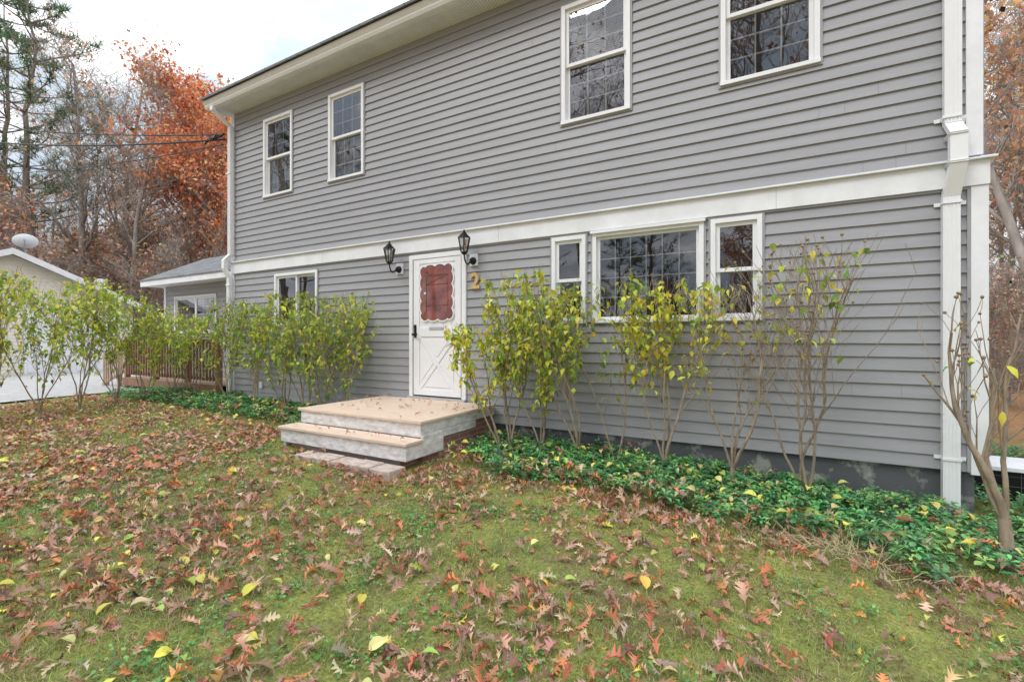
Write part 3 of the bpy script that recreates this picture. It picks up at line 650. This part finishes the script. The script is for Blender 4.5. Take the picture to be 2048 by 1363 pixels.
nc=380;cx_=RNG.uniform(-8,3.5,nc);cy_=RNG.uniform(.4,4.2,nc);m=26
x=np.repeat(cx_,m)+RNG.normal(0,.035,nc*m);y=np.repeat(cy_,m)+RNG.normal(0,.035,nc*m);k=~inblk(x,y);x,y=x[k],y[k];n=len(x);ht=RNG.uniform(.05,.11,n)
parts.append(inst(bt,bf,np.stack([x,y,gz(x,y)-.004],1),rot(RNG.uniform(0,6.3,n),RNG.normal(-.5,.4,n),RNG.normal(0,.4,n)),np.stack([np.full(n,.0045),ht,ht],1),pick([(.22,.36,.11),(.33,.42,.15),(.18,.30,.10)],[3,3,2],n,.2)))
nc=560;cx_=RNG.uniform(-7,3,nc);cy_=RNG.uniform(.5,3.6,nc);k=sn(cx_,cy_,1.1,7.)>-.15;cx_,cy_=cx_[k],cy_[k];nc=len(cx_);m=24
x=np.repeat(cx_,m)+RNG.normal(0,.06,nc*m);y=np.repeat(cy_,m)+RNG.normal(0,.06,nc*m);n=len(x)
parts.append(inst(PAC[0],PAC[1],np.stack([x,y,gz(x,y)+RNG.uniform(.012,.035,n)],1),rot(RNG.uniform(0,6.3,n),RNG.normal(.1,.3,n),RNG.normal(0,.3,n)),np.stack([RNG.uniform(.03,.05,n)]*1+[RNG.uniform(.018,.032,n)]*2,1),pick([(.15,.34,.11),(.24,.42,.13),(.11,.25,.09)],[3,3,2],n,.2)))
build('grass',parts,[M_grass])
# ------------------------------------------------------------ pachysandra
def pach(name,x,y,hs=1.0):
    n=len(x);parts=[];hz=gz(x,y)+RNG.uniform(.06,.22,n)*hs*(.75+.35*sn(x,y,2.5,3.));y0_=RNG.uniform(0,6.3,n)
    base=pick([(.09,.25,.085),(.13,.34,.11),(.065,.19,.08),(.26,.42,.11)],[4,4,3,2],n,.22)
    for q in range(8):
        ring=q%2
        pt=RNG.normal(.35 if ring else -.12,.22,n)
        parts.append(inst(PAC[0],PAC[1],np.stack([x,y,hz+.012*ring],1),rot(y0_+q*.785+RNG.normal(0,.15,n),pt,RNG.normal(0,.2,n)),RNG.uniform(.05,.085,n)*(.75 if ring else 1),np.clip(base*(1+.15*RNG.normal(size=(n,1)))*(1.2 if ring else 1),.005,.6)))
    return build(name,parts,[M_pach])
def cand(n,x0,x1,y0,y1):
    return RNG.uniform(x0,x1,n),RNG.uniform(y0,y1,n)
x,y=cand(2900,-3.3,3.4,3.8,5.62);fe=4.14+.26*sn(x,x*.3,2.2,1.)+.18*sn(x,y,6,2.)+.35*(x<-2.6)*(-2.6-x)
k=(y>fe)&~inblk(x,y)&(y<5.6)&((y>4.6)|(sn(x,y,5,4)>-.35));x,y=x[k],y[k]
pach('pachysandra_bed',x,y)
x,y=cand(2300,-12.6,-5.3,4.15,5.6);fe=4.42+.15*sn(x,x*.3,1.7,1.)+.08*sn(x,y,6,2.);k=(y>fe)&~inblk(x,y)&(y<5.56);pach('pachysandra_bed',x[k],y[k])
x,y=cand(1800,1.7,4.5,4.6,10);k=~((x<2.6)&(y>6.5)&(y<7.2));pach('pachysandra_bed',x[k],y[k])
n=420;x=.45+RNG.normal(0,.3,n);y=4.05+RNG.normal(0,.13,n)
build('dry_grass_clump',[inst(bt,bf,np.stack([x,y,gz(x,y)+.05],1),rot(RNG.uniform(0,6.3,n),RNG.normal(-1.0,.3,n),RNG.normal(0,.5,n)),np.stack([np.full(n,.005),RNG.uniform(.12,.26,n),RNG.uniform(.12,.26,n)],1),pick([(.52,.44,.27)],[1],n,.25))],[M_grass])
# ------------------------------------------------------------ shrubs
GY=[(.36,.48,.08),(.52,.60,.10),(.22,.36,.07),(.78,.70,.08),(.84,.70,.09)]
def shrub(x,y,H,ns,spread,nleaf,seed,lz=(.35,1.0),wts=(4,4,3,2,1),lean=(0,0),buds=0,r0=.012,lsz=.088,fork=.05,name='rose_of_sharon_shrub',gap=2.4):
    rg=random.Random(seed);segs=[];sites=[];tips=[];zb=float(gz(x,y))
    def grow(p,d,Ln,r,lev):
        nseg=max(3,int(Ln/.13));sl=Ln/nseg
        for k in range(nseg):
            t=k/nseg
            d=(d+Vector((rg.gauss(0,.10),rg.gauss(0,.10),.06 if lev<2 else .03))).normalized()
            q=p+d*sl;ra=max(r*(1-.7*t),.0022);rb=max(r*(1-.7*(t+1/nseg)),.0018);segs.append((p,q,ra,rb))
            if q.y>YW-.06: q.y=YW-.06
            hrel=(q.z-zb)/H
            if (lev>0 or t>.45) and lz[0]<hrel<lz[1]: sites.append((p.copy(),q.copy()))
            if lev<3 and (lev>0 or t>.18) and rg.random()<(.75 if lev==0 else .5 if lev==1 else .3):
                a_=rg.uniform(0,6.28);sd=Vector((math.cos(a_),math.sin(a_)*.7,rg.uniform(.5,1.4))).normalized()
                rem=(zb+H-q.z);
                if rem>.12: grow(q,(d*.5+sd*.7).normalized(),min(Ln*rg.uniform(.35,.6),rem*1.1),rb*.5,lev+1)
            p=q
        tips.append(p.copy())
    base=Vector((x,y,zb-.03));
    trunk_top=base+Vector((lean[0]*.1,lean[1]*.1,fork))
    segs.append((base,trunk_top,r0*1.9,r0*1.5))
    for k in range(ns):
        a_=6.28*k/ns+rg.uniform(-.5,.5);s_=spread*rg.uniform(.4,1)
        grow(trunk_top+Vector((math.cos(a_),math.sin(a_),0))*.01,Vector((math.cos(a_)*s_+lean[0],math.sin(a_)*s_*.6+lean[1],1)).normalized(),(H-fork)*rg.uniform(.68,1.05),r0*rg.uniform(.75,1.1),0)
    e=empty(name)
    build('stems',[segpart(segs,6)],[M_stem],e)
    if nleaf and sites:
        n=nleaf;wv=np.array([rg.random()**gap+.03 for _ in sites]);wv/=wv.sum()
        idx=RNG.choice(len(sites),n,p=wv);A=np.array([s[0] for s in sites])[idx];B=np.array([s[1] for s in sites])[idx];t=RNG.random((n,1))
        P=A+(B-A)*t+RNG.normal(0,.026,(n,3));P[:,1]=np.minimum(P[:,1],YW-.07) if x>-9.9 else P[:,1]
        C=pick(GY,wts,n,.18)
        build('leaves',[inst(SHL[0],SHL[1],P,rot(RNG.uniform(0,6.3,n),RNG.normal(-.85,.45,n),RNG.normal(0,.5,n)),np.stack([lsz*RNG.uniform(.7,1.2,n)*.95,lsz*RNG.uniform(.7,1.25,n),np.full(n,lsz)],1),C)],[M_leaf],e)
    if buds:
        ico_v=[(0,0,-.5),(.45,0,-.1),(0,.45,-.1),(-.45,0,-.1),(0,-.45,-.1),(.3,.3,.25),(-.3,.3,.25),(-.3,-.3,.25),(.3,-.3,.25),(0,0,.6)]
        ico_f=[[0,2,1],[0,3,2],[0,4,3],[0,1,4],[1,2,5],[2,3,6],[3,4,7],[4,1,8],[5,2,6],[6,3,7],[7,4,8],[8,1,5],[5,6,9],[6,7,9],[7,8,9],[8,5,9]]
        tp=np.array(tips);tp=tp[RNG.permutation(len(tp))[:buds]];n=len(tp)
        build('seed_pods',[inst(ico_v,ico_f,tp,rot(RNG.uniform(0,6.3,n),RNG.normal(0,.4,n),RNG.normal(0,.4,n)),RNG.uniform(.022,.034,n),np.ones((n,3))*.1,0,True)],[M_bud],e)
for k,(xx,yy,h,nl) in enumerate([(-9.15,5.1,2.05,540),(-8.36,5.15,1.95,500),(-7.45,5.1,1.75,520),(-7.0,5.2,2.1,640),(-6.44,5.1,1.8,560),(-5.96,5.15,2.05,640)]):
    shrub(xx,yy,h,5,.38,nl,10+k,(.30,1.02),(5,5,3,1.8,.5))
shrub(-2.86,5.05,2.28,3,.16,640,31,(.34,1.0),(3,4,2,3,2),r0=.016,fork=.12)
shrub(-2.95,4.95,1.62,3,.20,420,41,(.40,1.0),(2,4,1.5,4,3),lean=(-.20,0),r0=.014,fork=.12)
shrub(-2.45,5.1,1.95,4,.26,640,32,(.3,1.0),(4,4,3,2,1),r0=.014)
shrub(-1.985,5.1,2.1,4,.24,600,33,(.34,1.0),(3,4,2,3,2),r0=.016,fork=.2)
shrub(-1.56,5.2,2.15,2,.12,230,34,(.40,1.0),(4,4,3,1,1),r0=.013)
shrub(-1.018,5.1,2.1,4,.30,600,35,(.45,1.0),(1.5,3,1,4,5),r0=.016,fork=.2,buds=25)
shrub(-.36,5.15,2.0,4,.32,30,36,(.4,1.0),(1,1,.5,4,5),r0=.016,fork=.25,buds=55)
shrub(.255,5.1,2.36,5,.36,120,37,(.6,1.0),(3,4,2,3,2),r0=.014,fork=.08,buds=60)
shrub(1.46,4.62,1.95,4,.42,10,38,(.4,1.0),(1,1,.5,4,5),r0=.024,fork=.38,lean=(-.25,.02),buds=60)
for k,(xx,yy) in enumerate([(-10.5,1.7),(-10.7,2.35),(-10.9,2.95),(-11.0,3.5),(-11.0,4.05),(-11.1,4.55),(-10.9,5.0),(-10.25,5.05)]):
    shrub(xx,yy,[2.35,2.4,2.1,2.35,2.15,2.0,1.8,1.75][k],5,.42,[750,800,750,820,760,680,540,500][k],50+k,(.10,1.03),(5,6,2.5,2.2,.9))
# ------------------------------------------------------------ trees
def tree_mesh(name,seed,H,R0,leaf=0,leafc=None,leafw=None,clear=.3,maxlev=4,lsz=.17,bark=None,spr=1.0):
    rg=random.Random(seed);segs=[];sites=[]
    def grow(p,d,Ln,r,lev):
        nseg=[11,6,4,3,2][lev];sl=Ln/nseg
        for k in range(nseg):
            t=(k+1)/nseg;j=[.05,.14,.2,.22,.25][lev]
            d=(d+Vector((rg.gauss(0,j),rg.gauss(0,j),.04+rg.gauss(0,j*.6)))).normalized()
            q=p+d*sl;ra=r*(1-.75*(t-1/nseg));rb=r*(1-.75*t);segs.append((p,q,max(ra,.008),max(rb,.006)))
            if lev>=2: sites.append(q)
            if lev<maxlev and (lev>0 or t>clear):
                nc=[rg.choice((1,2,2)),rg.choice((1,1,2)),rg.choice((1,1,2)),rg.choice((1,1,1,0))][lev]
                for c_ in range(nc):
                    a_=rg.uniform(0,6.28);o=Vector((math.cos(a_),math.sin(a_),rg.uniform(.1,.6)))
                    nd=(d*.55+o*.8*spr).normalized()
                    ll={0:H*.36*(1.15-t*.75),1:Ln*rg.uniform(.4,.6),2:Ln*rg.uniform(.45,.65),3:Ln*rg.uniform(.4,.6)}[lev]
                    grow(q,nd,ll,rb*[.5,.6,.6,.6][lev],lev+1)
            p=q
    grow(Vector((0,0,-.3)),Vector((rg.gauss(0,.04),rg.gauss(0,.04),1)).normalized(),H*.95,R0,0)
    parts=[segpart(segs,5)]
    if leaf:
        S_=np.array(sites);
        wv=np.clip(.35+sn(S_[:,0],S_[:,1]+S_[:,2]*.7,.8,seed),.02,1);wv/=wv.sum()
        P=S_[RNG.choice(len(S_),leaf,p=wv)]+RNG.normal(0,.28,(leaf,3))
        parts.append(inst([(0,-.5,0),(.32,0,.06),(0,.5,0),(-.32,0,.06)],[[0,1,2,3]],P,rot(RNG.uniform(0,6.3,leaf),RNG.normal(0,.8,leaf),RNG.normal(0,.8,leaf)),lsz*RNG.uniform(.6,1.4,leaf),pick(leafc,leafw,leaf,.3),1))
    return build(name,parts,[bark or M_barkg,M_leaf],link_it=False)
RED=[(.78,.26,.11),(.80,.34,.15),(.64,.20,.11),(.74,.44,.22)];ORG=[(.68,.40,.22),(.62,.33,.19),(.50,.30,.19),(.72,.50,.29)]
T_red=[tree_mesh('red_oak',s,17,.28,10000,RED,[4,3,3,2],lsz=.24) for s in (1,2)]
T_org=[tree_mesh('orange_oak',s,15,.22,4500,ORG,[4,3,3,2],lsz=.22) for s in (3,4)]
T_bare=[tree_mesh('bare_tree',s,18,.22,600,ORG,[4,3,3,2],lsz=.2,bark=M_barkg) for s in (5,6,7)]
T_bush=[tree_mesh('understory',s,6,.06,1300,[(.56,.32,.22),(.50,.28,.19),(.36,.36,.17)],[4,3,1],clear=.05,lsz=.14) for s in (8,9)]
def pine_mesh(seed,H):
    rg=random.Random(seed);segs=[];tufts=[];p=Vector((0,0,-.3));n=22;pts=[]
    for k in range(n):
        q=p+Vector((rg.gauss(0,.09),rg.gauss(0,.09),H/n));segs.append((p,q,.28*(1-.9*k/n),.28*(1-.9*(k+1)/n)));p=q;pts.append(q)
    for k in range(7,n):
        t=k/n
        for b_ in range(rg.choice((3,3,4))):
            a_=rg.uniform(0,6.28);Ln=H*.22*(1.15-t)*rg.uniform(.5,1.25)+.6;d=Vector((math.cos(a_),math.sin(a_),rg.uniform(-.05,.45))).normalized();q=pts[k].copy();ns=6
            for s_ in range(ns):
                d=(d+Vector((rg.gauss(0,.12),rg.gauss(0,.12),.08))).normalized();r_=q+d*Ln/ns;segs.append((q,r_,.045*(1-s_/ns)+.01,.045*(1-(s_+1)/ns)+.008));q=r_
                if s_>=2:
                    for c_ in range(3):
                        dd=(d+Vector((rg.gauss(0,.6),rg.gauss(0,.6),rg.gauss(.2,.25)))).normalized();e_=q+dd*Ln*.18;segs.append((q,e_,.012,.006))
                        for u in (.5,1.): tufts.append(q.lerp(e_,u))
    T=np.array(tufts);n=len(T);tv=[];tf=[]
    for k in range(12):
        a_=k*.5236*2;el=(-.2,.4,.9)[k%3];c,s=math.cos(a_),math.sin(a_);ce,se=math.cos(el),math.sin(el)
        i=len(tv);tv+=[(-s*.06,c*.06,0),(s*.06,-c*.06,0),(c*ce,s*ce,se)];tf.append([i,i+1,i+2])
    return build('pine',[segpart(segs,5),inst(tv,tf,T,rot(RNG.uniform(0,6.3,n),RNG.normal(0,.4,n),RNG.normal(0,.4,n)),RNG.uniform(.32,.55,n),pick([(.18,.27,.15),(.24,.33,.18),(.12,.19,.11)],[3,2,2],n,.2),1)],[M_bark,M_leaf],link_it=False)
T_pine=[pine_mesh(11,24),pine_mesh(12,21)]
def put(me,name,x,y,s=1,yaw=None):
    o=bpy.data.objects.new(name,me);link(o);o.location=(x,y,float(gz(x,y)));o.scale=(s,s,s*random.uniform(.94,1.06));o.rotation_euler=(0,0,random.uniform(0,6.28) if yaw is None else yaw);return o
for me,nm,p,s in [(T_pine[0],'pine_tree',(-35.5,9.2),.93),(T_pine[1],'pine_tree',(-40,9.5),1.0),(T_bare[0],'bare_tree',(-33,10.6),1.0),(T_bare[1],'bare_tree',(-36,13.5),1.05),(T_bare[2],'bare_tree',(-30,11.9),.82),
  (T_red[0],'red_oak_tree',(-32,15.2),.92),(T_red[1],'red_oak_tree',(-28.5,16.5),.82),(T_red[0],'red_oak_tree',(-37,19.5),1.0),(T_red[1],'red_oak_tree',(-26.5,14.0),.76),(T_org[0],'orange_oak_tree',(-41,15.),.9),(T_red[0],'red_oak_tree',(-38,7.2),.6),(T_org[1],'orange_oak_tree',(-34,6.6),.6),
  (T_pine[1],'pine_tree',(-40,24),.7),(T_bare[0],'bare_tree',(-44,6.5),1.0)]:
    put(me,nm,p[0],p[1],s)
for k in range(26):
    a_=random.uniform(math.radians(150),math.radians(174)) if k<20 else random.uniform(math.radians(128),math.radians(150));t=random.uniform(46,78)
    me,nm=random.choice([(T_bare[0],'bare_tree'),(T_org[0],'orange_oak_tree'),(T_bare[2],'bare_tree'),(T_pine[0],'pine_tree'),(T_org[1],'orange_oak_tree'),(T_bare[1],'bare_tree')])
    put(me,nm,t*math.cos(a_),t*math.sin(a_),random.uniform(.6,.9))
for k in range(24):
    a_=math.radians(random.uniform(146,172));t=random.uniform(28,46);put(random.choice(T_bush),'understory_shrub',t*math.cos(a_),t*math.sin(a_),random.uniform(.8,1.3))
for k in range(28):
    a_=math.radians(random.uniform(60,82));t=random.uniform(26,62)
    me,nm=random.choice([(T_bare[0],'bare_tree'),(T_org[0],'orange_oak_tree'),(T_bare[2],'bare_tree'),(T_bare[1],'bare_tree'),(T_bare[1],'bare_tree'),(T_pine[1],'pine_tree')])
    put(me,nm,t*math.cos(a_),t*math.sin(a_),random.uniform(.6,.9))
put(T_org[0],'orange_oak_tree',6.6,17.5,.8);put(T_org[1],'orange_oak_tree',9.0,23.5,.9)
for k in range(18):
    a_=math.radians(random.uniform(64,78));t=random.uniform(17,34);put(random.choice(T_bush),'understory_shrub',t*math.cos(a_)+.5,t*math.sin(a_),random.uniform(.35,.75))
for me,nm,x,y,s in [(T_bare[0],'bare_tree',-7,-9,1.0),(T_bare[1],'bare_tree',0.3,-9.5,1.0),(T_bare[2],'bare_tree',-12,-11,.95),(T_bare[2],'bare_tree',4.5,-11,1.0),(T_bare[1],'bare_tree',-27,-8,1.1),(T_pine[1],'pine_tree',-20,-12,.9),(T_org[0],'orange_oak_tree',-16,-14,.9)]:
    put(me,nm,x,y,s)
for k in range(15):
    a_=math.radians(195+10*k+random.uniform(-4,4));t=random.uniform(22,38)
    me,nm=random.choice([(T_bare[0],'bare_tree'),(T_org[0],'orange_oak_tree'),(T_pine[0],'pine_tree'),(T_pine[1],'pine_tree')])
    put(me,nm,t*math.cos(a_),t*math.sin(a_),random.uniform(.5,.8))
for k in range(9):
    a_=math.radians(205+15*k);t=random.uniform(16,24);put(random.choice(T_bush),'understory_shrub',t*math.cos(a_),t*math.sin(a_),random.uniform(.5,.9))
print('done')
